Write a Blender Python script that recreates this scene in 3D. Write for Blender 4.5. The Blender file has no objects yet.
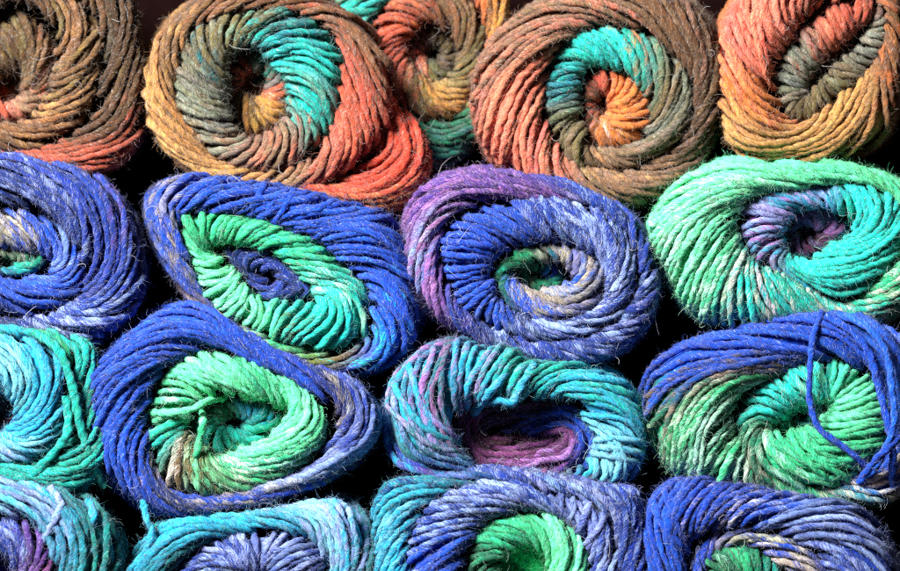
# A wall of variegated wool yarn balls seen end-on, every strand modelled as a twisted tube.
import bpy, math
import numpy as np

rng = np.random.default_rng(7)
S = 0.0004            # metres per photo pixel (a ball is about 10 cm across)
DIST = 2200.0         # camera distance in the same pixel units
FOCUS = 45.0

scene = bpy.context.scene
col = scene.collection

# ------------------------------------------------------------------ colours
HEX = dict(
    nav='0c2464', roy='0640b0', blu='1a5acb', ind='103088', lav='8499d2', gbl='6c7eac', gry='968f82', crm='c6c0b2',
    grn='28ae78', mnt='5edea2', dgr='12644a', tea='0a9c90', trq='16c0b2', cya='1c98be', pcy='74c6de', dte='0c626e',
    pur='4a2c7c', mau='9462a4', plm='74346a', brn='6a482c', tan='ae7e46', dbr='442e1a', rst='a84832', red='bc3c28',
    sal='d8745c', org='c46c2e', gld='b4843c', olv='5e5230', gbr='7a5c46', gte='6e7264', mar='3c1628', ltg='a8e8c8')  # mar: dark maroon, the shade of the hollows put into the dye
def lin(h):
    c = np.array([int(h[i:i+2], 16) for i in (0, 2, 4)]) / 255.0
    return np.where(c <= 0.04045, c / 12.92, ((c + 0.055) / 1.055) ** 2.4)
PAL = {k: lin(v) for k, v in HEX.items()}

def parse(txt):
    out = []
    for ln in txt.strip().split('\n'):
        p = ln.split()
        if not p: continue
        xo, yo, xi, yi = map(float, p[:4])
        cc = p[4].split('/')
        a = PAL[cc[0]]; share = 0.3; b = np.clip(PAL[cc[0]] * .85 + .03, 0, .9)
        if len(cc) > 1:
            b = PAL[cc[1]]; share = 0.34
        if len(cc) > 2: share = float(cc[2])
        sl = float(p[5]); z = float(p[6]) if len(p) > 6 else 0.0
        out.append([xo, yo, xi, yi, *a, *b, share, sl, z])
    return np.array(out)

def resample(rows, closed, m=640):
    """Catmull-Rom through the rows, then even spacing along the middle line."""
    n = len(rows)
    segs = n if closed else n - 1
    k = np.linspace(0, segs, segs * 24 + 1)
    i = np.minimum(k.astype(int), segs - 1); f = (k - i)[:, None]
    def g(j): return rows[j % n] if closed else rows[np.clip(j, 0, n - 1)]
    p0, p1, p2, p3 = g(i - 1), g(i), g(i + 1), g(i + 2)
    v = 0.5 * ((2*p1) + (-p0+p2)*f + (2*p0-5*p1+4*p2-p3)*f**2 + (-p0+3*p1-3*p2+p3)*f**3)
    lo, hi = np.minimum(p1, p2), np.maximum(p1, p2)
    v[:, 4:] = np.clip(v[:, 4:], lo[:, 4:], hi[:, 4:])
    mid = (v[:, :2] + v[:, 2:4]) / 2
    d = np.concatenate([[0], np.cumsum(np.linalg.norm(np.diff(mid, axis=0), axis=1))])
    L = d[-1]
    s = np.linspace(0, L, m)
    return np.stack([np.interp(s, d, v[:, q]) for q in range(v.shape[1])], 1), L

class Band:
    def __init__(self, txt, closed=True):
        self.closed = closed
        self.t, self.L = resample(parse(txt), closed)
        self.m = len(self.t)
        self.cen = self.t[:, :4].reshape(-1, 2).mean(0)
    def at(self, s):
        u = s / self.L * (self.m - 1)
        if self.closed: u = np.mod(u, self.m - 1)
        else: u = np.clip(u, 0, self.m - 1.001)
        i = np.minimum(u.astype(int), self.m - 2); f = (u - i)[..., None]
        return self.t[i] * (1 - f) + self.t[i + 1] * f

# ------------------------------------------------------------------ mesh collector
class Mesh:
    def __init__(self): self.v=[]; self.c=[]; self.c2=[]; self.y=[]; self.q=[]; self.n=0
    def add(self, v, c, y, q, c2=None):
        if c2 is None: c2 = np.concatenate([c, np.zeros((len(c), 1))], 1)
        self.c2.append(c2); self.v.append(v); self.c.append(c); self.y.append(y); self.q.append(q + self.n); self.n += len(v)
    def build(self, name, mat, parent, origin):
        v = np.concatenate(self.v); c = np.concatenate(self.c); y = np.concatenate(self.y); q = np.concatenate(self.q)
        v = (v - origin)
        me = bpy.data.meshes.new(name)
        me.vertices.add(len(v)); me.vertices.foreach_set('co', v.astype(np.float32).ravel())
        me.loops.add(q.size); me.loops.foreach_set('vertex_index', q.astype(np.int32).ravel())
        me.polygons.add(len(q))
        me.polygons.foreach_set('loop_start', (np.arange(len(q)) * 4).astype(np.int32))
        me.polygons.foreach_set('use_smooth', np.ones(len(q), dtype=bool))
        at = me.attributes.new('dye', 'FLOAT_COLOR', 'POINT')
        at.data.foreach_set('color', np.concatenate([c, np.ones((len(c), 1))], 1).astype(np.float32).ravel())
        a2 = me.attributes.new('second_dye', 'FLOAT_COLOR', 'POINT')
        a2.data.foreach_set('color', np.concatenate(self.c2).astype(np.float32).ravel())
        au = me.attributes.new('spin', 'FLOAT_VECTOR', 'POINT')
        au.data.foreach_set('vector', y.astype(np.float32).ravel())
        me.update(calc_edges=True)
        me.materials.append(mat)
        o = bpy.data.objects.new(name, me); col.objects.link(o); o.parent = parent
        return o

def world(p2, depth):
    """photo pixel + depth (px) -> metres, keeping the true perspective size at that depth"""
    k = 1 + (depth - FOCUS) / DIST
    return np.stack([(p2[..., 0] - 450) * k * S, (depth - FOCUS) * S, -(p2[..., 1] - 285.5) * k * S], -1)

SIDES = 12
def smooth_noise(n, knot, amp=1.0):
    k = max(3, int(n / knot) + 3)
    return np.interp(np.linspace(0, k - 1, n), np.arange(k), rng.uniform(-1, 1, k)) * amp

def norm(a): return a / np.maximum(np.linalg.norm(a, axis=-1, keepdims=True), 1e-12)

def tube(M, P, N, r, colA, colB, share, twist=None):
    """one strand: P (n,3) px-space points (x, depth, up), N surface normals, colA/colB (n,3)"""
    n = len(P)
    T = norm(np.gradient(P, axis=0))
    N = norm(N - (N * T).sum(1, keepdims=True) * T)
    B = np.cross(T, N)
    L = np.concatenate([[0], np.cumsum(np.linalg.norm(np.diff(P, axis=0), axis=1))])
    tw = rng.uniform(0, 6.28) + L * (2 * math.pi / (rng.uniform(23, 34) if twist is None else twist)) + smooth_noise(n, 10, .8)
    th = np.arange(SIDES) * 2 * math.pi / SIDES
    rr = r * (1 + smooth_noise(n, 8, .17) + smooth_noise(n, 2.5, .06))
    ph = th[None] - tw[:, None]
    rad = rr[:, None] * (1 + .15 * np.cos(2 * ph) + .05 * np.cos(5 * ph + 1)) * rng.uniform(.965, 1.035, (n, SIDES))
    V = P[:, None] + rad[..., None] * (np.cos(th)[None, :, None] * N[:, None] + np.sin(th)[None, :, None] * B[:, None])
    # two fibre colours spun together: the second one comes and goes along the strand
    sh = np.clip(share + smooth_noise(n, 9, .3) * (.1 + share * .7), 0, .95)
    tone = (1 + smooth_noise(n, 6, .12))[:, None, None] * rng.uniform(.84, 1.16, (n, SIDES))[..., None]
    C = colA[:, None] * tone
    C2 = colB[:, None] * tone
    Cm = colA * (1 - sh)[:, None] + colB * sh[:, None]
    C4 = np.concatenate([np.clip(C2, .004, .92), np.clip(sh[:, None] + .12 * np.cos(ph + 1), 0, 1)[..., None]], -1)
    Y = np.stack([np.broadcast_to((L * .045 + rng.uniform(0, 90))[:, None], ph.shape), np.cos(ph), np.sin(ph)], -1)
    i = np.arange(n - 1)[:, None] * SIDES; j = np.arange(SIDES)[None]; j2 = (j + 1) % SIDES
    q = np.stack([i + j, i + j2, i + SIDES + j2, i + SIDES + j], -1).reshape(-1, 4)
    M.add(topix(V.reshape(-1, 3)), np.clip(C.reshape(-1, 3), 0.004, .92), Y.reshape(-1, 3), q, C4.reshape(-1, 4))
    return T, N, Cm

def topix(V):   # (x, depth, up=-y) in px -> metres
    return world(np.stack([V[:, 0], -V[:, 2]], 1), V[:, 1])

def fibres(M, P, D, N, C, length=(4, 13), rad=.17):
    """loose fibres: curling hairs that leave the strand"""
    k = len(P); n = 7
    if not k: return
    step = rng.uniform(length[0], length[1], k) / (n - 1)
    d = norm(D * rng.choice([-1, 1], k)[:, None] + N * rng.uniform(.0, .45, k)[:, None] + rng.normal(0, .45, (k, 3)))
    ax = norm(rng.normal(0, 1, (k, 3))); cur = rng.normal(0, .5, k) * (1 + 2.0 * (rng.random(k) < .16))
    pts = [P]
    for a in range(n - 1):
        d = norm(d + np.cross(ax, d) * cur[:, None] + rng.normal(0, .12, (k, 3)) - N * .09)
        pts.append(pts[-1] + d * step[:, None])
    pts = np.stack(pts, 1)
    T = norm(np.gradient(pts, axis=1))
    U = norm(np.cross(T, np.broadcast_to(ax[:, None], T.shape) + .01)); W = np.cross(T, U)
    r = (rad * rng.uniform(.6, 1.35, k))[:, None] * np.linspace(1, .55, n)[None]
    th = np.arange(3) * 2 * math.pi / 3
    V = pts[:, :, None] + r[..., None, None] * (np.cos(th)[:, None] * U[:, :, None] + np.sin(th)[:, None] * W[:, :, None])
    pale = (rng.beta(1.0, 2.4, k) * .75)[:, None]
    Cf = C * (1 - pale) + pale * (.55 + .35 * C)
    Cv = np.broadcast_to(Cf[:, None, None], (k, n, 3, 3)).reshape(-1, 3)
    i = (np.arange(k)[:, None, None] * n + np.arange(n - 1)[None, :, None]) * 3
    j = np.arange(3)[None, None]; j2 = (j + 1) % 3
    q = np.stack([i + j, i + j2, i + 3 + j2, i + 3 + j], -1).reshape(-1, 4)
    M.add(topix(V.reshape(-1, 3)), np.clip(Cv, 0, .95), rng.uniform(0, 5, (len(Cv), 3)), q)

def winding(M, txt, z0, closed=True, outlen=16, inlen=30, r=3.45, spacing=6.5, depth=.85, dmin=9, dmax=30, fuzz=1.0, extra=.3, body=False, wander=1.0):
    b = Band(txt, closed)
    cen = b.cen
    # strand seeds, denser where strands lie square to the ring
    dens = 1 / (spacing * np.sqrt(1 + b.t[:, 11] ** 2))
    cum = np.concatenate([[0], np.cumsum((dens[1:] + dens[:-1]) / 2 * b.L / (b.m - 1))])
    n1 = max(6, int(round(cum[-1]))); n2 = int(n1 * extra)
    q1 = (np.arange(n1) + .5 + rng.uniform(-.22, .22, n1)) / n1 * cum[-1]
    # bundles of three to six strands that were wound over the rest at another angle
    q2, m2, l2 = [], [], []
    while len(q2) < n2:
        k = int(rng.integers(2, 6)); q0 = rng.uniform(0, cum[-1]); mu = rng.normal(1.15, .5); lf = rng.uniform(1.2, 3.4)
        for a in range(k):
            q2.append(np.clip(q0 + a * 1.05 + rng.normal(0, .1), 0, cum[-1])); m2.append(mu + rng.normal(0, .06)); l2.append(lf + rng.normal(0, .5))
    n2 = len(q2)
    seeds = np.interp(np.concatenate([q1, q2]), cum, np.linspace(0, b.L, b.m))
    N = n1 + n2
    mult = np.concatenate([rng.normal(1, .09, n1) + smooth_noise(n1, 4, .28), m2])
    lift = np.concatenate([rng.uniform(-2.2, 1.6, n1) + smooth_noise(n1, 4, .8), l2])
    K = 26
    ph = np.linspace(0, math.pi, 2 * K + 1)
    s = np.zeros((N, 2 * K + 1)); s[:, K] = seeds
    for dr in (1, -1):
        for a in range(K):
            i0 = K + dr * a; i1 = i0 + dr
            t = b.at(s[:, i0])
            w = np.linalg.norm(t[:, :2] - t[:, 2:4], axis=1) / 2
            s[:, i1] = s[:, i0] + (ph[i1] - ph[i0]) * t[:, 11] * mult * w * math.sin((ph[i0] + ph[i1]) / 2)
    def surf(s, phi, lift, back=0.0, inner=0.0):
        t = b.at(s)
        o, i_ = t[..., :2], t[..., 2:4]
        c = (o + i_) / 2; h = (o - i_) / 2
        w = np.linalg.norm(h, axis=-1)
        u = h / np.maximum(w, 1e-6)[..., None]
        d = np.clip(depth * w, dmin, dmax)
        cp, sp = np.cos(phi), np.sin(phi)
        p = c + u * ((w - r * .7 + lift) * cp)[..., None]
        y = z0 + t[..., 12] - (d + lift) * sp + back + inner
        if body:
            f = back / outlen
            p = p + (p - cen) * (np.sin(np.minimum(f, 1) * math.pi) * .05 - .12 * f ** 2)[..., None]
        P = np.stack([p[..., 0], y, -p[..., 1]], -1)
        n = np.stack([u[..., 0] * cp, -sp, -u[..., 1] * cp], -1)
        return P, n, t
    bseg = np.arange(outlen, 0, -6.0); iseg = np.arange(6.0, inlen + 1, 6.0)
    for k in range(N):
        sl0 = np.clip(b.at(s[k, :1])[0, 11], -1.1, 1.1)
        sb = s[k, 0] - bseg * sl0 * .6
        sa = np.concatenate([sb, s[k], np.full(len(iseg), s[k, -1])])
        pa = np.concatenate([np.zeros(len(bseg)), ph, np.full(len(iseg), math.pi)])
        ba = np.concatenate([bseg, np.zeros(len(ph) + len(iseg))])
        ia = np.concatenate([np.zeros(len(bseg) + len(ph)), iseg])
        if not b.closed and (seeds[k] < 2 or seeds[k] > b.L - 2): continue
        P, n, t = surf(sa, pa, np.full(len(sa), lift[k]), ba, ia)
        d = np.concatenate([[0], np.cumsum(np.linalg.norm(np.diff(P, axis=0), axis=1))])
        keep = np.concatenate([[True], np.diff(d) > 1e-4]); P, n, d, sa2 = P[keep], n[keep], d[keep], sa[keep]
        m = max(10, int(d[-1] / 3.6))
        e = np.linspace(0, d[-1], m)
        P = np.stack([np.interp(e, d, P[:, a]) for a in range(3)], 1)
        n = norm(np.stack([np.interp(e, d, n[:, a]) for a in range(3)], 1))
        ss = np.interp(e, d, sa2)
        # wander: sideways and in height
        T = norm(np.gradient(P, axis=0)); Bn = np.cross(T, n)
        P = P + Bn * smooth_noise(m, 9, 2.6 * wander)[:, None] + n * smooth_noise(m, 8, 1.7 * wander)[:, None]
        tc = b.at(seeds[k] + .4 * (ss - seeds[k]))
        val = rng.normal(1, .1)
        A_, B_ = tc[:, 4:7] * val, tc[:, 7:10] * val
        hue = rng.normal(1, .05, 3)
        rk = r * rng.uniform(.84, 1.12)
        Tt, Nn, Cc = tube(M, P, n, rk, A_ * hue, B_ * hue, np.clip(tc[:, 10] + rng.normal(0, .07), .0, .9))
        # fuzz on the part of the strand that faces out
        vis = np.where(e > max(0, outlen - 40))[0]
        nf = int(len(vis) * 3.6 * .8 * fuzz)
        pick = rng.choice(vis, nf)
        an = rng.uniform(-1.3, 1.3, nf)[:, None]
        nd = norm(np.cos(an) * Nn[pick] + np.sin(an) * np.cross(Tt[pick], Nn[pick]))
        fibres(M, P[pick] + nd * rk * .85, Tt[pick], nd, Cc[pick])
        # a few longer pale hairs curled up on the strand
        if rng.random() < .4 and len(vis):
            pk = rng.choice(vis, rng.integers(1, 4)); nd = Nn[pk]
            fibres(M, P[pk] + nd * rk, Tt[pk], nd, Cc[pk] * .5 + .38, (14, 30), .3)
    # the packed wool just underneath the strands
    ns = max(48, int(b.L / 6)); pcount = 18
    sg = np.linspace(0, b.L, ns)
    bb = np.arange(outlen, 0, -14.0) if outlen > 14 else np.array([outlen])
    pa = np.concatenate([np.zeros(len(bb)), np.linspace(0, math.pi, pcount), [math.pi]])
    ba = np.concatenate([bb, np.zeros(pcount + 1)]); ia = np.concatenate([np.zeros(len(bb) + pcount), [inlen]])
    SG, PA = np.meshgrid(sg, pa, indexing='ij'); BA = np.broadcast_to(ba, SG.shape); IA = np.broadcast_to(ia, SG.shape)
    P, n, t = surf(SG, PA, np.full(SG.shape, -r * 1.35), BA, IA)
    C = t[..., 4:7] * rng.uniform(.8, 1.1, SG.shape)[..., None]
    w = len(pa); i = np.arange(ns - 1)[:, None] * w; j = np.arange(w - 1)[None]
    q = np.stack([i + j, i + j + 1, i + w + j + 1, i + w + j], -1).reshape(-1, 4)
    M.add(topix(P.reshape(-1, 3)), C.reshape(-1, 3), np.stack([SG * .05, PA, BA * .02], -1).reshape(-1, 3), q)
    return b

def plug(M, b, y, which, shrink=1.0):
    """closes the end of the tunnel: packed wool across the outline"""
    k = np.linspace(0, b.m - 1, 49).astype(int)
    o = b.t[k, :2] if which == 'outer' else b.t[k, 2:4]
    c = o.mean(0)
    R = np.linspace(1, .02, 6)
    p = c + (o[:, None] - c) * shrink * R[None, :, None]
    P = np.stack([p[..., 0], np.full(p.shape[:2], y), -p[..., 1]], -1)
    C = np.broadcast_to(b.t[k, None, 4:7], P.shape)
    i = np.arange(48)[:, None] * 6; j = np.arange(5)[None]
    q = np.stack([i + j, i + j + 1, i + 6 + j + 1, i + 6 + j], -1).reshape(-1, 4)
    M.add(topix(P.reshape(-1, 3)), C.reshape(-1, 3), P.reshape(-1, 3) * .05, q)

# ------------------------------------------------------------------ materials
def yarn_material():
    m = bpy.data.materials.new('wool_yarn'); m.use_nodes = True
    nt = m.node_tree; nd = nt.nodes; lk = nt.links
    bs = nd['Principled BSDF']
    dye = nd.new('ShaderNodeAttribute'); dye.attribute_name = 'dye'
    sp = nd.new('ShaderNodeAttribute'); sp.attribute_name = 'spin'
    dy2 = nd.new('ShaderNodeAttribute'); dy2.attribute_name = 'second_dye'
    def noise(scale, sx, sr, detail, rough):
        mp = nd.new('ShaderNodeMapping'); mp.inputs['Scale'].default_value = (sx, sr, sr)
        lk.new(sp.outputs['Vector'], mp.inputs['Vector'])
        z = nd.new('ShaderNodeTexNoise'); z.inputs['Scale'].default_value = scale
        z.inputs['Detail'].default_value = detail; z.inputs['Roughness'].default_value = rough
        lk.new(mp.outputs['Vector'], z.inputs['Vector']); return z
    def math_(op, a, b, clamp=False):
        k = nd.new('ShaderNodeMath'); k.operation = op; k.use_clamp = clamp
        for q, x in enumerate((a, b)):
            if isinstance(x, (int, float)): k.inputs[q].default_value = x
            else: lk.new(x, k.inputs[q])
        return k.outputs[0]
    def mix(kind, f, a, b):
        k = nd.new('ShaderNodeMix'); k.data_type = 'RGBA'; k.blend_type = kind
        for q, x in ((0, f), (6, a), (7, b)):
            if isinstance(x, (int, float)): k.inputs[q].default_value = x
            elif isinstance(x, tuple): k.inputs[q].default_value = x
            else: lk.new(x, k.inputs[q])
        return k.outputs[2]
    # fibres of the second colour lie along the strand as thin streaks
    st = noise(1.0, 3.4, 4.6, 4, .68)
    thr = math_('MULTIPLY_ADD', dy2.outputs['Alpha'], -.62); nd_thr = thr.node; nd_thr.inputs[2].default_value = .81
    fac = math_('MULTIPLY_ADD', math_('SUBTRACT', st.outputs['Fac'], thr), 12.0, True); fac.node.inputs[2].default_value = .5
    c1 = mix('MIX', fac, dye.outputs['Color'], dy2.outputs['Color'])
    # fine light and dark fibres
    nz = noise(1.0, 3.6, 4.6, 5, .74)
    rp = nd.new('ShaderNodeMapRange'); rp.inputs['From Min'].default_value = .36; rp.inputs['From Max'].default_value = .64
    rp.inputs['To Min'].default_value = .3; rp.inputs['To Max'].default_value = 1.6
    lk.new(nz.outputs['Fac'], rp.inputs['Value'])
    c2 = mix('MULTIPLY', 1.0, c1, rp.outputs['Result'])
    # undyed pale hairs, with whitish fibre highlights put into the colour too
    pl = noise(1.0, 4.5, 5.2, 3, .6)
    pf = math_('MULTIPLY_ADD', pl.outputs['Fac'], 9.0, True); pf.node.inputs[2].default_value = -5.4
    c3 = mix('MIX', math_('MULTIPLY', pf, .5), c2, (.82, .80, .80, 1))
    # heather: each hair a slightly different shade
    tc = nd.new('ShaderNodeTexCoord')
    hz = nd.new('ShaderNodeTexNoise'); hz.inputs['Scale'].default_value = 2600; hz.inputs['Detail'].default_value = 1
    lk.new(tc.outputs['Object'], hz.inputs['Vector'])
    c4 = mix('OVERLAY', .35, c3, hz.outputs['Color'])
    lk.new(c4, bs.inputs['Base Color'])
    bs.inputs['Roughness'].default_value = .78
    bs.inputs['Specular IOR Level'].default_value = .12
    bs.inputs['Sheen Weight'].default_value = .07
    bs.inputs['Sheen Roughness'].default_value = .5
    bp = nd.new('ShaderNodeBump'); bp.inputs['Strength'].default_value = .9; bp.inputs['Distance'].default_value = .0010
    lk.new(nz.outputs['Fac'], bp.inputs['Height']); lk.new(bp.outputs['Normal'], bs.inputs['Normal'])
    return m
YARN = yarn_material()

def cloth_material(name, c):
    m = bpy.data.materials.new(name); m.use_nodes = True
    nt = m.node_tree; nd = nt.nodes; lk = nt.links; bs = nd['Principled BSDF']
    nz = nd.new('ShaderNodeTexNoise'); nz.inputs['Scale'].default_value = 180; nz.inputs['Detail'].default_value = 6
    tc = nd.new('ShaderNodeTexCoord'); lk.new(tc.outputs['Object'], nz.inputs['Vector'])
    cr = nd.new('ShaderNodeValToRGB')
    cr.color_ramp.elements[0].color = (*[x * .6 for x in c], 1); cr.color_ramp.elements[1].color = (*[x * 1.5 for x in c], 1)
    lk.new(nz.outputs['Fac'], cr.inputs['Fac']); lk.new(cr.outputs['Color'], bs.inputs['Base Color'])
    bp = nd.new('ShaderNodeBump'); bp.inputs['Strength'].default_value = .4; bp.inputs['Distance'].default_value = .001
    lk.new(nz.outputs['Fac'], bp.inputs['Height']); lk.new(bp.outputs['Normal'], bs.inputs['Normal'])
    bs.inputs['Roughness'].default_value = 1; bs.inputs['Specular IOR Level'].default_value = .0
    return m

# ------------------------------------------------------------------ a ball of yarn
GROUP = 'variegated wool yarn balls stacked in four rows'
def yarn_ball(label, z, rings, loose=(), body_len=230):
    """rings: list of (part name, text rows, options)"""
    bands = []
    first = parse(rings[0][1])
    cx, cy = first[:, :2].mean(0)
    low = first[:, 1].max()
    org = world(np.array([cx, low]), np.float64(z + body_len / 2))
    root = bpy.data.objects.new('yarn_ball', None); col.objects.link(root)
    root.empty_display_size = .02
    root.location = org
    root['label'] = label; root['category'] = 'yarn ball'; root['group'] = GROUP
    # a first ring can be an open arc; the first CLOSED one carries the body of the ball
    main = next(i for i, q in enumerate(rings) if not q[2].get('open'))
    lastc = [i for i, q in enumerate(rings) if not q[2].get('open')][-1]
    for i, (name, txt, op) in enumerate(rings):
        op = dict(op); opened = op.pop('open', False); dz = op.pop('dz', i * 5.0)
        M = Mesh()
        if i == main: op.setdefault('outlen', body_len)
        b = winding(M, txt, z + dz, closed=not opened, body=(i == main), **op)
        if i == main:
            plug(M, b, z + dz + body_len - 2, 'outer', .84)
        if i == lastc:
            plug(M, b, z + dz + op.get('inlen', 30) - 3, 'inner', 1.1)
        M.build(name, YARN, root, org)
    for (pts, ca, cb, r) in loose:
        M = Mesh()
        p = np.array(pts, float)
        d = np.concatenate([[0], np.cumsum(np.linalg.norm(np.diff(p, axis=0), axis=1))])
        # smooth the polyline
        k = np.linspace(0, len(p) - 1, (len(p) - 1) * 12 + 1); i = np.minimum(k.astype(int), len(p) - 2); f = (k - i)[:, None]
        g = lambda j: p[np.clip(j, 0, len(p) - 1)]
        p0, p1, p2, p3 = g(i-1), g(i), g(i+1), g(i+2)
        v = 0.5 * ((2*p1) + (-p0+p2)*f + (2*p0-5*p1+4*p2-p3)*f**2 + (-p0+3*p1-3*p2+p3)*f**3)
        P = np.stack([v[:, 0], z + v[:, 2], -v[:, 1]], 1)
        N = np.tile([0.0, -1, 0], (len(P), 1))
        n = len(P)
        T, Nn, C = tube(M, P, N, r, np.tile(PAL[ca], (n, 1)), np.tile(PAL[cb], (n, 1)), np.full(n, .3))
        pick = rng.integers(0, n, n * 4); an = rng.uniform(-3, 3, len(pick))[:, None]
        nd = norm(np.cos(an) * Nn[pick] + np.sin(an) * np.cross(T[pick], Nn[pick]))
        fibres(M, P[pick] + nd * r * .8, T[pick], nd, C[pick])
        M.build('loose_strand', YARN, root, org)
    return root

OUT, MID, INN, CORE = 'outer_winding', 'middle_winding', 'inner_winding', 'core_winding'
Z4, Z3, Z2, Z1 = 0, 34, 68, 112

# ---- top row: the dimmer light at its left is put into darker browns
yarn_ball('brown and tan yarn ball with a dark centre, cut by the top left corner', Z1 + 6, [
 (OUT, '''
 20 -75 20 -25 dbr/olv/.25 2
 85 -50 70 -10 brn/olv 2
 132 10 97 30 dbr/olv/.25 2.4
 143 75 100 75 dbr/olv/.25 2.4
 138 140 92 115 dbr/rst 2.4
 100 175 60 140 rst/dbr 2.5
 40 182 15 150 rst/dbr 2.5
 -40 175 -30 140 brn/dbr 2
 -95 80 -60 70 brn/dbr 2
 -60 -30 -35 0 dbr/olv/.25 2''', {}),
 (MID, '''
 20 -25 15 5 dbr/olv/.25 2
 65 -10 45 15 brn/olv/.4 2.2
 97 28 56 35 brn/tan/.3 2.2
 100 75 55 72 brn/olv 1.6
 85 118 45 98 brn/tan/.5 1.3
 40 148 28 115 brn/tan 2
 -10 152 -5 122 brn/tan 2.4
 -55 120 -35 100 brn 2
 -60 60 -35 55 dbr 2
 -30 0 -15 15 dbr/olv/.25 2''', dict(dz=2)),
 (CORE, '''
 15 6 14 76 dbr/olv/.25 .5
 46 40 24 84 brn/gbr .5
 54 90 24 94 gbr/sal .5
 30 116 16 100 gbr/sal .6
 2 122 2 102 rst/gbr .6
 -25 105 -10 92 rst .5
 -24 45 -5 80 brn/gld .5''', dict(dz=32, r=3.8)),
])

yarn_ball('brown yarn ball with a teal swirl at its centre and a red lower edge', Z1, [
 (OUT, '''
 250 -12 255 12 brn/dbr -3
 325 0 312 18 brn/rst -3
 380 42 336 42 brn/gbr -3
 394 95 338 98 rst/gbr -2
 378 142 322 145 rst/sal -1.5
 315 186 287 166 gbr/rst -2
 232 190 236 166 tan -2.4
 178 162 206 150 tan -2.2
 147 105 179 102 tan/brn -1.8
 154 50 186 52 brn/tan -2
 195 6 212 20 brn/olv -2.4''', {}),
 ('lower_winding', '''
 392 100 352 120 rst/red 2.2 26
 426 145 374 150 red/rst 2.0 12
 424 188 356 168 red/rst 1.8 10
 390 214 325 180 rst/tan 1.8 10
 330 214 282 178 tan/brn 2 16
 250 202 232 178 tan 2 34''', dict(open=True, dz=4)),
 (MID, '''
 250 8 248 46 olv/tea -.7
 300 12 268 58 dte/tea -.9
 340 52 284 82 tea/trq/.5 -1
 338 110 286 112 tea/rst/.25 -1
 312 152 272 132 gbr/rst -1.2
 262 173 250 138 gbr/sal/.4 -1.1
 206 152 233 122 gte/gbr/.45 -.9
 176 104 226 95 gte/olv/.4 -.7
 182 52 228 66 olv/dte/.35 -.6
 208 20 234 52 olv/gte -.6''', dict(dz=2)),
 (CORE, '''
 250 46 252 72 dbr/rst .4
 278 60 264 78 tea/rst .4
 288 90 266 88 rst .5
 282 124 260 98 gld/brn .5
 250 136 252 98 gld/dbr .5
 230 110 244 90 dbr 0.5
 230 66 244 76 rst/dbr .4''', dict(dz=32, r=3.8, inlen=40)),
])

yarn_ball('small round red and olive yarn ball set back between two larger brown balls', Z1 + 62, [
 (OUT, '''
 430 -45 432 -10 brn 2
 492 -28 474 4 org/brn 2
 506 20 486 40 gld/brn 2.2
 502 75 486 75 olv/gld 2.4
 486 125 462 106 dgr/olv 2.4
 440 165 430 118 dgr/dte 2
 385 150 396 102 dte/olv 2
 342 95 372 60 dte 2
 324 30 370 28 tea/dte 2
 355 -25 395 -5 tea/olv 2''', {}),
 (MID, '''
 432 -12 434 24 brn/rst 1.1
 474 4 452 36 brn/olv 1.1
 490 45 458 55 olv/brn 1.1
 482 85 450 74 olv/gld 1.1
 452 114 434 84 gld/olv/.4 1
 414 114 418 76 olv/rst .9
 380 85 407 62 rst/brn .8
 367 40 407 42 rst/red .8
 386 2 416 28 rst/org .9''', dict(dz=-2)),
 (CORE, '''
 434 22 432 46 dbr/olv .4
 458 40 438 50 olv/dbr .4
 456 70 438 58 dbr/olv .4
 432 84 430 62 olv .4
 410 68 422 58 sal/mar .4
 408 40 422 50 mar/rst .4''', dict(dz=22, r=3.6)),
])

yarn_ball('large rust pink and brown yarn ball with a teal ring around an orange core', Z1, [
 (OUT, '''
 600 -18 602 26 gbr/sal 2.4
 662 -12 650 36 brn/gbr 2.4
 710 28 686 72 dbr/gbr 2.6
 722 92 694 115 dbr/gbr 2.6
 704 152 672 150 dbr/gbr 1.8
 662 196 622 170 gbr/tan 1.1
 600 206 585 168 gbr/tan .9
 540 196 562 152 sal/gbr .9
 492 152 550 122 sal/rst 1.3
 473 98 546 86 sal/gbr 1.7
 486 50 558 50 gbr/sal 2.1
 535 5 575 34 gbr/sal 2.4''', {}),
 (MID, '''
 600 25 600 64 trq/tea .9
 650 36 626 74 tea/tan/.35 1.2
 688 74 646 98 olv/gte 1.2
 694 116 648 126 gte/olv 1.4
 672 150 628 146 gbr/olv 1.8
 622 170 604 150 gbr/tan 1
 574 166 588 142 olv/gbr .9
 550 124 580 122 olv/gte .7
 546 84 578 92 dte/tea .7
 565 46 585 70 tea/trq .8''', dict(dz=2)),
 (CORE, '''
 604 64 604 96 rst/dbr .35
 632 76 610 100 org/rst .35
 650 106 612 108 org .3
 640 142 608 116 org/gld .3
 606 150 602 118 org/crm/.25 .3
 582 126 596 112 dbr/rst .35
 580 86 597 100 dbr/rst .35''', dict(dz=16, r=4)),
])

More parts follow.
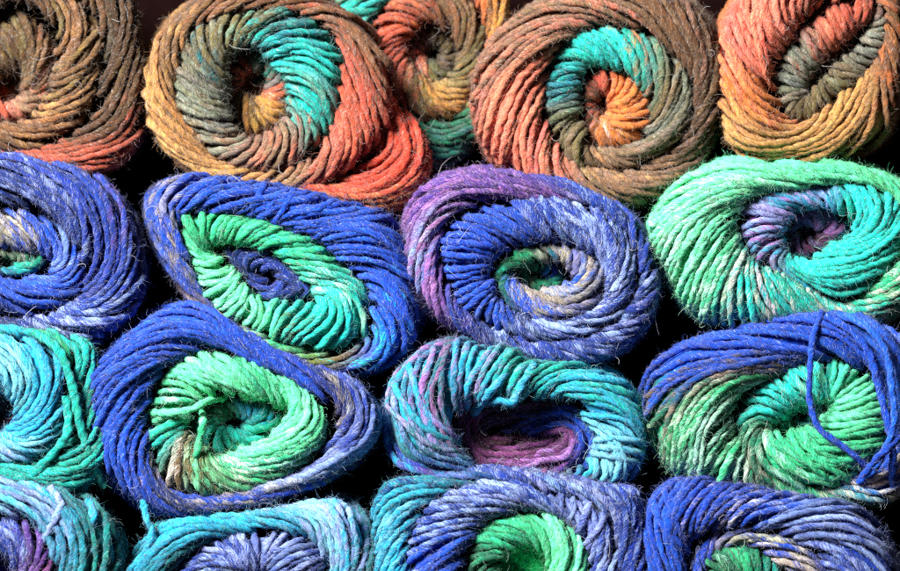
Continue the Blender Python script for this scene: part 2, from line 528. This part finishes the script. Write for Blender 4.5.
yarn_ball('salmon and orange yarn ball with a slanting slot at its centre, top right corner', Z1 - 4, [
 (OUT, '''
 800 -45 822 8 sal/brn -1.5
 880 -30 870 -2 brn/rst -1.6
 902 20 886 22 brn/org -1.5
 898 90 876 62 brn/org -1.2
 884 134 846 92 tan/brn -2
 842 160 815 116 tan/gld -3
 785 164 790 117 tan/gld -3
 742 156 777 98 tan/sal -2.4
 723 118 772 75 org/sal -1.6
 718 55 788 42 sal/red -1.3
 738 0 802 22 sal/rst -1.2''', dict(dmax=34)),
 (MID, '''
 773 72 806 88 gte/gbr .1
 793 40 816 70 gte/rst .15
 826 10 836 48 rst/sal .25
 868 -4 856 30 rst/brn .3
 888 16 870 20 gte/gbr .4
 880 58 860 42 gte/gbr .5
 848 92 838 64 olv/gte .5
 815 117 820 84 olv/brn .5
 788 117 808 96 olv/dbr .3''', dict(dz=4)),
])

# ---- second row
yarn_ball('indigo yarn ball with grey flecks, second row, cut by the left edge', Z2, [
 (OUT, '''
 0 156 0 208 nav/lav/.3 2.6
 62 164 35 212 ind/lav/.35 2.6
 112 190 66 230 ind/gbl/.3 2.4
 140 240 84 262 ind/pur 2
 141 290 82 290 ind/gbl/.35 1.4
 118 330 62 308 ind/lav/.5 .7
 72 346 30 316 nav/lav .6
 0 340 0 318 nav/gbl 1
 -90 320 -60 305 nav 2
 -140 250 -90 255 nav 2
 -90 175 -50 215 nav 2''', {}),
 (MID, '''
 0 208 0 244 gry/roy/.45 1.4
 36 212 24 250 gry/roy/.5 1.6
 66 232 46 256 lav/roy/.6 1.6
 84 262 52 265 roy/lav 1.2
 80 292 44 273 roy/blu 1.5
 56 308 22 277 roy/blu 1.7
 25 316 5 278 roy 1.5
 -60 306 -30 270 nav 1
 -92 256 -40 258 nav 1
 -52 214 -20 248 nav 1''', dict(dz=2)),
 (CORE, '''
 0 245 2 258 gry/dgr 1
 25 250 16 260 dgr/gry 1
 46 260 24 263 dgr/tea 1
 30 274 16 266 tea 1
 0 276 0 267 nav/tea 1
 -32 268 -16 264 nav 1
 -25 250 -14 259 nav 1''', dict(dz=12, r=3.8)),
])

yarn_ball('long royal blue yarn ball round a green eye shaped centre with a navy core', Z2 + 2, [
 (OUT, '''
 148 206 180 222 gry/roy/.55 -2.6
 164 182 185 213 roy/gry/.3 -1.6
 208 177 218 211 roy/blu -1.5
 275 189 277 224 roy/blu -2
 335 203 320 243 roy/blu -1.8
 386 215 344 264 roy/blu -1.4
 411 265 366 285 roy/cya/.25 -1.2
 419 315 370 318 roy/cya/.4 -1.6
 396 360 362 342 blu/tea/.4 -2
 342 372 322 352 olv/tea -3
 275 352 270 339 grn/gry -3
 224 326 220 312 gry/roy -3
 184 292 201 283 nav/roy -3
 158 250 186 250 gry/roy/.6 -3''', {}),
 (MID, '''
 179 222 210 248 grn/mnt -.5
 190 210 216 244 grn -.6
 218 210 232 242 grn/mnt -1
 277 223 268 251 grn/tea/.4 -1.5
 320 244 296 274 grn/trq -1.3
 343 265 311 290 tea/ltg/.3 -1.1
 367 286 315 297 trq/ltg/.35 -1.2
 370 318 310 302 trq/tea -1.6
 360 342 294 303 trq/tea -1.6
 325 350 266 298 trq/olv/.35 -1.4
 278 342 247 290 mnt/grn -.6
 214 308 232 268 mnt/ltg -.5
 198 278 220 255 mnt/grn -.5''', dict(dz=3, dmax=24)),
 (CORE, '''
 222 244 255 268 nav/ind -1.5
 268 250 272 272 ind/lav/.2 -1.6
 296 275 284 280 ind/nav -1.6
 312 294 286 284 nav/ind -1.6
 266 297 270 279 ind/lav/.25 -1.6
 236 270 256 271 nav/ind -1.5''', dict(dz=18, r=3.9)),
])

yarn_ball('round indigo and mauve yarn ball with grey flecked coils and small green centre', Z2 - 4, [
 (OUT, '''
 470 171 492 202 pur/mau/.4 2.6
 532 176 545 198 pur/mau 3
 592 192 590 206 ind/lav 3
 632 214 618 226 ind/lav/.4 2
 653 255 634 260 ind/lav/.4 1.6
 656 295 634 290 ind/lav/.4 1.4
 636 336 616 318 nav/lav/.4 1.6
 595 361 578 336 ind/lav/.45 2
 548 363 538 341 ind/lav/.4 1.4
 498 350 490 326 nav/lav/.4 1.2
 450 324 456 300 ind/mau/.3 1.4
 419 295 443 266 mau/ind/.5 1.6
 406 252 443 232 mau/lav/.5 1.5
 412 208 460 210 mau/lav/.4 1.8
 434 182 474 204 pur/mau/.5 2.2''', {}),
 (MID, '''
 492 203 512 250 roy/ind .7
 545 198 545 242 ind/lav/.35 1
 592 205 580 246 ind/lav/.45 1.1
 620 226 602 262 ind/lav/.5 1.1
 636 262 608 285 nav/lav/.5 1.1
 634 294 602 304 ind/lav/.45 1.2
 616 320 580 316 nav/lav/.45 1.5
 578 338 550 322 ind/lav/.5 1.4
 536 342 522 316 nav/lav/.4 1
 490 326 502 300 roy/gbl/.3 .6
 456 300 492 284 roy/blu .15
 443 266 492 268 roy/blu .1
 445 230 497 256 roy/blu .4''', dict(dz=0)),
 (INN, '''
 545 243 546 262 gry/dgr/.5 1.2
 578 246 562 262 gry/roy/.5 1
 602 264 572 274 roy/gry/.5 1
 606 288 566 288 gbl/gry/.5 1.2
 588 313 548 291 gry/ind/.4 1.4
 556 326 530 288 roy/gry/.5 1.8
 520 314 514 282 roy/gry/.4 1.8
 496 292 508 274 dgr/roy/.3 1.2
 500 262 514 266 dgr/grn 1
 520 248 530 262 grn/dgr 1''', dict(dz=9, r=3.9)),
 (CORE, '''
 544 258 534 270 grn/dgr .8
 566 270 542 273 roy/nav .8
 556 288 538 278 grn .8
 526 288 530 277 grn/gry .8
 510 274 526 272 dgr .8
 524 262 530 270 grn/dgr .8''', dict(dz=38, r=3.5, inlen=40)),
])

yarn_ball('bright mint green yarn ball with a turquoise and mauve hollow, at the right edge', Z2, [
 (OUT, '''
 722 162 768 192 mnt/ltg/.35 2
 782 163 816 186 mnt/grn 2.6
 848 164 866 182 mnt/grn 2.6
 900 185 898 202 mnt/grn 2.2
 930 240 902 238 grn/ltg 2
 912 292 880 275 grn/crm/.45 2
 868 322 846 302 tea/crm/.4 1.5
 800 324 798 284 tea/crm/.35 .9
 740 328 752 258 trq/crm/.35 .3
 694 314 741 240 grn/ltg/.45 .2
 670 272 738 226 mnt/ltg/.4 .5
 651 232 742 210 mnt/ltg/.45 .8
 674 190 752 198 mnt/ltg/.3 1.3''', dict(dmax=36)),
 (MID, '''
 742 208 784 226 mau/lav/.6 .4
 768 192 796 212 cya/mau/.4 .6
 816 185 816 207 cya/lav/.5 .8
 866 181 840 213 trq/cya 1
 900 200 852 226 trq 1.2
 903 240 848 236 trq/tea 1.6
 882 275 832 244 trq/tea 1.8
 846 302 808 260 trq/tea 1.8
 796 284 792 260 tea/cya 1.4
 750 256 784 246 mau/cya/.45 .5''', dict(dz=3)),
 (CORE, '''
 816 206 816 226 mau/plm .8
 850 225 824 229 mau/plm .8
 830 246 816 236 mar/plm .8
 796 262 804 238 plm/cya .8
 782 242 798 234 mar/pur .8
 794 214 804 226 pur/mar .8''', dict(dz=34, r=3.8, inlen=44)),
])

# ---- third row
yarn_ball('teal and pale cyan yarn ball with loose teal strands, cut by the left edge', Z3 + 2, [  # its pale cyan rows also carry a highlight in the dye
 (OUT, '''
 0 323 0 338 cya/tea 2
 48 331 36 342 tea/grn 2.4
 92 346 66 362 tea/dgr 2.4
 102 400 72 400 tea/dgr 2.6
 112 452 70 432 tea/dte 2.4
 84 487 46 456 tea/trq 2.4
 30 490 0 462 tea/trq 2.6
 -40 485 -40 450 tea 2
 -100 400 -70 400 tea 2
 -60 330 -40 342 tea 2''', dict(spacing=7, extra=.0)),
 (MID, '''
 0 334 0 392 cya/pcy/.6 .9
 36 340 8 396 cya/pcy/.5 1.1
 64 362 14 404 cya/dte/.3 1.2
 71 402 14 416 cya/ind/.3 1.2
 66 434 8 428 cya/pcy/.3 1
 44 456 2 434 cya/pcy/.5 .9
 0 460 -6 432 pcy/lav/.5 .9
 -42 450 -14 426 cya 1
 -70 400 -16 410 cya 1
 -40 342 -10 396 cya/pcy 1''', dict(dz=-6, dmax=44)),
 (CORE, '''
 0 388 -1 406 mar/plm .8
 16 404 3 410 mar/cya .8
 14 426 3 418 mar/plm .8
 -4 438 -3 420 plm/nav .8
 -18 414 -7 413 mar .8''', dict(dz=20, r=3.6)),
], loose=[([(34, 333, -10), (58, 350, -20), (72, 385, -26), (80, 425, -24), (92, 462, -14), (104, 486, 6)], 'tea', 'grn', 4.4),
          ([(66, 396, -26), (68, 430, -28), (56, 450, -24), (36, 472, -18), (26, 492, -4)], 'tea', 'trq', 4.6),
          ([(70, 408, -22), (86, 440, -20), (88, 470, -10), (84, 490, 6)], 'dte', 'tea', 4.2)])

yarn_ball('mint green coil in a thick royal blue outer winding, third row beside the teal ball', Z3, [
 (OUT, '''
 150 318 182 357 roy/blu 2
 196 305 206 351 roy/blu 2.4
 230 321 240 356 roy/blu 2.6
 258 342 278 371 roy/nav 2.6
 300 362 306 390 roy/blu 2.6
 346 376 330 404 nav/gry/.3 2.6
 373 405 338 420 ind/gbl/.4 2.8
 372 442 328 442 gbl/ind/.5 2.8
 338 470 298 472 gbl/lav/.5 3
 292 492 250 488 ind/gry/.4 3
 236 508 206 494 roy/gry/.35 3
 186 516 166 488 nav/gry/.3 2.2
 138 502 150 460 roy/gry/.25 1.8
 102 462 148 436 roy/blu 1.5
 93 418 151 408 roy/blu/.4 1.3
 98 368 160 378 roy/blu/.5 1.5''', dict(dmax=34)),
 (MID, '''
 182 357 208 402 mnt/grn .6
 206 350 226 395 mnt/ltg/.3 .8
 240 355 254 398 mnt/grn/.5 .9
 277 370 278 404 mnt/grn/.5 1
 308 392 286 412 mnt/grn 1.2
 329 420 282 424 mnt/ltg/.3 1.4
 322 448 264 440 mnt/grn 1.6
 294 474 240 450 grn/ltg/.45 1.5
 248 491 222 454 grn/crm/.4 1.2
 198 496 202 448 olv/mnt/.5 .8
 164 484 191 438 olv/crm/.4 .5
 149 447 186 426 tea/grn .15
 151 414 188 414 grn/ltg/.4 .2
 160 384 196 406 grn/ltg/.45 .4''', dict(dz=0, dmax=30)),
 (CORE, '''
 226 394 232 416 dgr/mar .8
 262 398 244 416 cya/mar/.4 .8
 284 414 246 420 tea/cya .9
 262 442 240 426 tea/trq .9
 226 456 230 427 tea/trq .6
 196 444 222 425 tea/dgr .3
 186 420 222 420 dgr/tea .3
 202 402 226 416 dgr/mar .5''', dict(dz=26, r=4, inlen=44)),
], loose=[([(150, 412, -2), (168, 413, -24), (190, 410, -28), (206, 402, -22), (224, 398, 14)], 'mnt', 'grn', 3.6),
          ([(200, 404, 14), (203, 420, -22), (200, 438, -24), (196, 456, -22), (192, 470, 0)], 'grn', 'ltg', 3.4)])

yarn_ball('cyan and lavender yarn ball with a wide plum hollow, third row in the middle', Z3 + 4, [
 (OUT, '''
 388 402 460 415 cya/mau/.45 -2.4
 408 366 466 410 dte/mau/.45 -1.4
 446 343 482 404 cya/mau/.4 -.7
 500 347 516 405 tea/lav/.3 -.8
 540 362 546 396 tea/cya -1.4
 578 364 566 398 cya/tea -2
 618 377 582 414 cya/tea/.5 -1.6
 642 405 592 428 cya/trq -1.2
 642 444 598 444 pcy/cya -1
 628 474 588 462 pcy/cya -1.1
 600 484 574 470 cya/plm -1.4
 540 484 536 474 plm/mau -2.4
 475 482 486 471 plm/ind -2.4
 432 476 466 456 ind/cya -2.6
 396 456 458 440 dte/lav/.4 -2.8''', {}),
 (INN, '''
 482 398 506 432 mar/pur -4.5
 530 398 530 430 nav/mar/.4 -4.5
 568 398 556 432 roy/nav/.4 -4
 598 420 564 436 roy/blu -3
 602 450 558 440 roy/plm/.4 -3
 578 474 546 442 plm/mau/.4 -3.4
 534 482 522 440 plm/mau/.5 -4
 486 476 502 438 plm/mar/.4 -4.5
 460 450 488 436 plm/mar/.3 -4.5
 456 414 490 432 mar/plm -4.5''', dict(dz=36, dmax=9, dmin=5, inlen=12, fuzz=1.6, wander=1.9, extra=.8)),
], loose=[([(500, 350, 0), (505, 372, -22), (490, 392, -30), (474, 412, 14)], 'cya', 'lav', 4.3),
          ([(534, 364, -12), (522, 384, -24), (512, 402, -26), (496, 400, -22), (478, 404, 16)], 'cya', 'pcy', 4.2)])

yarn_ball('green yarn ball under royal blue outer strands, one blue strand dangling across it', Z3 - 2, [
 (OUT, '''
 700 340 772 376 roy/olv/.3 1.8
 760 325 800 364 roy/blu 2.4
 818 315 832 361 roy/blu 2.6
 858 317 866 373 roy/blu 2.4
 898 342 886 398 blu/roy 2.6
 922 400 892 428 roy/blu 2.8
 914 462 882 456 roy/crm/.45 2.8
 884 500 862 473 roy/crm/.5 2.6
 816 500 816 488 grn/crm/.25 2.4
 764 492 768 474 dgr/crm/.35 .8
 712 484 744 444 grn/ltg/.45 .1
 670 466 734 424 dgr/ltg/.5 .5
 648 430 738 408 grn/ltg/.45 .9
 646 388 744 394 dgr/gry/.45 1.3
 662 362 756 384 roy/olv/.4 1.6''', dict(dmax=36)),
 (MID, '''
 760 383 772 424 trq/tea .7
 788 367 800 408 trq/ltg/.3 .6
 832 361 824 400 trq/mnt .1
 866 373 828 402 mnt/trq .0
 886 398 828 408 mnt/grn .1
 890 428 824 416 mnt/grn .3
 880 456 816 424 grn/mnt .8
 860 475 806 428 grn/mnt 1.2
 816 492 796 430 grn/mnt 1.6
 766 484 780 430 grn/ltg/.4 1.4
 742 462 770 430 dgr/gry/.5 .9
 738 420 766 428 dgr/ltg 1''', dict(dz=0, dmax=30)),
 (CORE, '''
 800 402 800 416 tea/trq 1
 830 400 808 414 cya/lav/.4 1
 822 420 806 420 ind/gry 1
 798 432 794 424 tea 1
 764 430 784 422 trq/tea 1
 774 414 790 416 tea/trq 1''', dict(dz=22, r=3.8, inlen=40)),
], loose=[([(822, 312, -12), (813, 338, -30), (810, 372, -38), (810, 402, -36), (819, 428, -38), (838, 443, -38), (856, 457, -34), (868, 470, -24), (874, 482, -8)], 'roy', 'blu', 3.2),
          ([(826, 316, -20), (850, 330, -34), (868, 352, -38), (878, 384, -38), (887, 420, -38), (893, 450, -36), (892, 486, -10)], 'roy', 'blu', 3.7),
          ([(838, 314, -20), (866, 326, -36), (886, 352, -40), (892, 390, -42), (894, 424, -42), (880, 460, -38), (868, 476, -24)], 'blu', 'roy', 3.8),
          ([(910, 428, -34), (890, 446, -40), (874, 462, -38), (860, 482, -16)], 'roy', 'blu', 3.8)])

# ---- bottom row
yarn_ball('lavender and teal yarn ball with loose vertical strands, in the bottom left corner', Z4 + 2, [
 (OUT, '''
 -10 483 -8 522 lav/pcy/.4 1.8
 34 485 20 522 lav/cya/.5 1.8
 72 491 38 532 cya/lav/.5 2
 104 512 50 552 dte/cya 2.2
 122 560 54 578 dte/tea/.5 2.2
 112 612 44 604 dte/tea 2
 60 655 10 620 dte 2
 -10 662 -20 615 dte 2
 -80 640 -55 596 pur 2
 -112 570 -60 565 pur/lav 2
 -72 500 -40 535 lav 2''', dict(spacing=9)),
 (MID, '''
 -5 520 -2 560 ind/lav/.4 1
 22 522 8 562 ind/lav/.4 1
 40 534 14 568 pur/lav/.3 1
 52 556 18 576 pur/mau/.3 1
 54 582 16 586 plm/mau 1
 42 606 8 596 plm/mau 1
 0 620 -4 598 pur 1
 -46 602 -20 588 pur 1
 -60 565 -20 572 pur/ind 1
 -40 534 -12 562 ind/pur 1''', dict(dz=4)),
], loose=[([(50, 488, -10), (60, 505, -24), (52, 525, -26), (36, 556, 14)], 'lav', 'cya', 4.2),
          ([(88, 500, -12), (93, 515, -20), (86, 540, -22), (80, 560, -20), (76, 580, -14)], 'cya', 'lav', 4.0),
          ([(96, 545, -20), (84, 560, -26), (74, 580, -26), (66, 600, -20)], 'pcy', 'cya', 4.4)])

yarn_ball('cyan yarn ball with an indigo and lavender middle, in the bottom row', Z4 + 6, [
 (OUT, '''
 240 515 242 535 cya/trq 3
 296 506 286 532 cya/lav/.4 2.4
 338 499 312 542 pcy/lav/.5 1.6
 363 524 328 565 cya/lav/.5 2
 373 570 330 592 dte/lav/.4 2.2
 360 622 310 616 dte 2
 300 662 262 632 dte 2
 238 667 214 626 dte 2
 178 650 182 606 dte 2
 134 612 176 582 dte 2
 132 568 188 556 dte/cya 2.4
 156 532 212 540 cya/dte/.3 3
 190 517 225 538 cya/trq/.4 3.2''', {}),
 (MID, '''
 242 532 254 572 ind/lav/.5 .3
 286 531 264 573 lav/ind/.55 -.3
 313 542 270 578 ind/lav/.5 -.4
 329 566 272 584 nav/lav/.4 .2
 330 592 268 592 ind/lav .4
 310 617 260 596 ind/lav .4
 262 632 250 598 ind .4
 213 626 240 594 ind .4
 182 606 236 588 ind/lav .4
 176 582 236 582 ind/lav/.4 .5
 190 555 240 576 ind/lav/.4 .7
 212 540 246 573 ind/lav/.5 .6''', dict(dz=4)),
], loose=[([(143, 500, 20), (147, 520, 4), (152, 532, -4), (146, 550, -8), (132, 568, -8), (118, 584, 0)], 'cya', 'dte', 3.4)])

yarn_ball('indigo yarn ball with cyan strands on its left and a bright mint centre', Z4, [
 (OUT, '''
 374 545 410 548 cya/pcy/.4 1.8
 376 505 418 522 cya/pcy/.4 1.8
 396 481 434 503 cya/dte/.4 2
 445 475 464 488 dte/ind/.5 2.4
 502 472 506 483 ind/lav 2.4
 554 479 550 493 ind/lav/.45 2.2
 602 485 590 506 ind/lav/.5 2
 633 492 612 526 ind/lav/.5 2.2
 642 535 618 560 ind/lav/.45 2.2
 645 592 615 600 ind/nav 2
 600 652 580 636 nav 2
 500 672 500 646 nav 2
 418 652 440 632 dte 2
 376 595 412 592 cya 2''', {}),
 (MID, '''
 408 552 464 562 roy/lav/.3 .8
 416 523 468 544 roy/lav/.35 .9
 433 502 480 530 ind/lav/.5 1.2
 464 487 503 516 ind/lav/.55 1.6
 506 482 532 510 ind/lav/.5 1.6
 551 492 556 515 ind/lav/.45 1.6
 592 505 573 526 lav/ind/.5 1.8
 614 526 586 546 ind/lav/.55 2
 619 560 589 572 ind/lav/.5 2
 615 602 580 602 nav/lav 1.6
 580 636 550 618 nav 1.4
 500 646 508 618 nav 1.2
 440 632 478 602 roy 1
 410 592 464 582 roy/blu .8''', dict(dz=-4)),
 (INN, '''
 466 558 502 568 dgr/grn .6
 470 542 506 560 dgr/grn .6
 482 528 514 552 grn/tea .6
 504 515 526 547 grn/tea .7
 533 509 538 548 grn/mnt .8
 556 514 546 556 mnt/grn .9
 574 526 549 564 mnt/ltg/.3 1.6
 587 547 549 572 mnt/ltg/.3 1.8
 590 574 546 580 mnt/ltg 1.6
 580 604 536 588 mnt/grn 1.4
 548 618 522 588 grn 1
 508 618 508 584 dgr 1
 478 602 502 578 dgr 1''', dict(dz=2)),
])

yarn_ball('royal blue yarn ball with cream strands and dark green centre, bottom right corner', Z4 - 2, [
 (OUT, '''
 644 545 688 560 roy/blu -2.4
 650 505 688 545 roy/blu -1.8
 680 481 704 534 roy/crm/.2 -.9
 726 483 735 530 roy/crm/.25 -.9
 776 493 770 534 roy/lav/.4 -1.8
 826 498 806 546 lav/ind/.5 -2.4
 866 514 826 568 ind/lav/.5 -2.4
 892 550 836 592 ind/lav/.5 -2.4
 902 602 832 618 ind/lav -2.2
 862 662 800 645 nav -2
 770 682 755 655 nav -2
 692 662 708 640 roy -2
 650 602 688 600 roy -2''', {}),
 (MID, '''
 700 548 716 556 roy/crm -2
 730 524 738 545 gry/roy/.5 -2.4
 770 530 768 556 crm/roy/.5 -2.6
 808 545 790 576 gry/ind/.45 -2.6
 830 570 804 600 crm/ind/.5 -2.6
 834 600 808 622 gry/roy -2.4
 800 640 775 634 gry/roy -2
 750 650 742 636 roy -2
 702 630 716 622 roy -2
 688 590 704 590 roy -2''', dict(dz=4)),
 (CORE, '''
 696 552 730 586 dgr/grn .5
 716 540 738 582 dgr/ltg/.3 .5
 742 540 746 582 grn/dgr .5
 770 554 752 588 dgr/tea .5
 794 582 754 596 tea/dgr .5
 800 612 752 604 dgr .5
 770 634 744 610 dgr .5
 722 630 734 606 dgr .5
 700 600 728 596 dgr/grn .5''', dict(dz=16)),
])

# ------------------------------------------------------------------ setting
def sheet(name, corners, mat, thick):
    import bmesh
    bm = bmesh.new()
    (x0, y0, z0), (x1, y1, z1) = corners
    bmesh.ops.create_cube(bm, size=1)
    for v in bm.verts:
        v.co = ((x0 + x1) / 2 + v.co.x * (x1 - x0), (y0 + y1) / 2 + v.co.y * (y1 - y0), (z0 + z1) / 2 + v.co.z * (z1 - z0))
    bmesh.ops.bevel(bm, geom=bm.edges[:], offset=.002, segments=2, affect='EDGES')
    me = bpy.data.meshes.new(name); bm.to_mesh(me); bm.free(); me.materials.append(mat)
    o = bpy.data.objects.new(name, me); col.objects.link(o); o['kind'] = 'structure'
    return o
dark = cloth_material('gap_shade_felt', (.005, .002, .002))  # near-black colour carries the shade of the gaps behind the balls
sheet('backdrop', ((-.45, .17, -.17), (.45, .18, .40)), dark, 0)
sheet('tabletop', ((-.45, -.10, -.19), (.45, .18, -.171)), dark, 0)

# ------------------------------------------------------------------ light
w = bpy.data.worlds.new('World'); scene.world = w; w.use_nodes = True
bg = w.node_tree.nodes['Background']; bg.inputs['Color'].default_value = (1, .86, .92, 1); bg.inputs['Strength'].default_value = .10

def area(name, loc, target, size, power, color):
    import mathutils
    l = bpy.data.lights.new(name, 'AREA'); l.shape = 'RECTANGLE'; l.size = size[0]; l.size_y = size[1]; l.energy = power; l.color = color
    o = bpy.data.objects.new(name, l); col.objects.link(o); o.location = loc
    d = mathutils.Vector(target) - mathutils.Vector(loc)
    o.rotation_euler = d.to_track_quat('-Z', 'Y').to_euler()
    return o
area('window_light', (-.75, -.95, .80), (0, 0, 0), (.48, .48), 112, (1, .97, .93))

# ------------------------------------------------------------------ camera
cam = bpy.data.cameras.new('camera'); co = bpy.data.objects.new('camera', cam); col.objects.link(co)
co.location = (0, -DIST * S, 0); co.rotation_euler = (math.radians(90), 0, 0)
cam.sensor_width = 36; cam.lens = 36 * DIST / 900
cam.clip_start = .01; cam.clip_end = 50
cam.dof.use_dof = True; cam.dof.focus_distance = (DIST - 15) * S; cam.dof.aperture_fstop = 6.3
scene.camera = co
scene.cycles.use_denoising = False      # keep the single hairs and a little grain
scene.cycles.filter_width = 1.2
scene.view_settings.view_transform = 'Standard'; scene.view_settings.look = 'None'
scene.view_settings.exposure = 0; scene.view_settings.gamma = 1
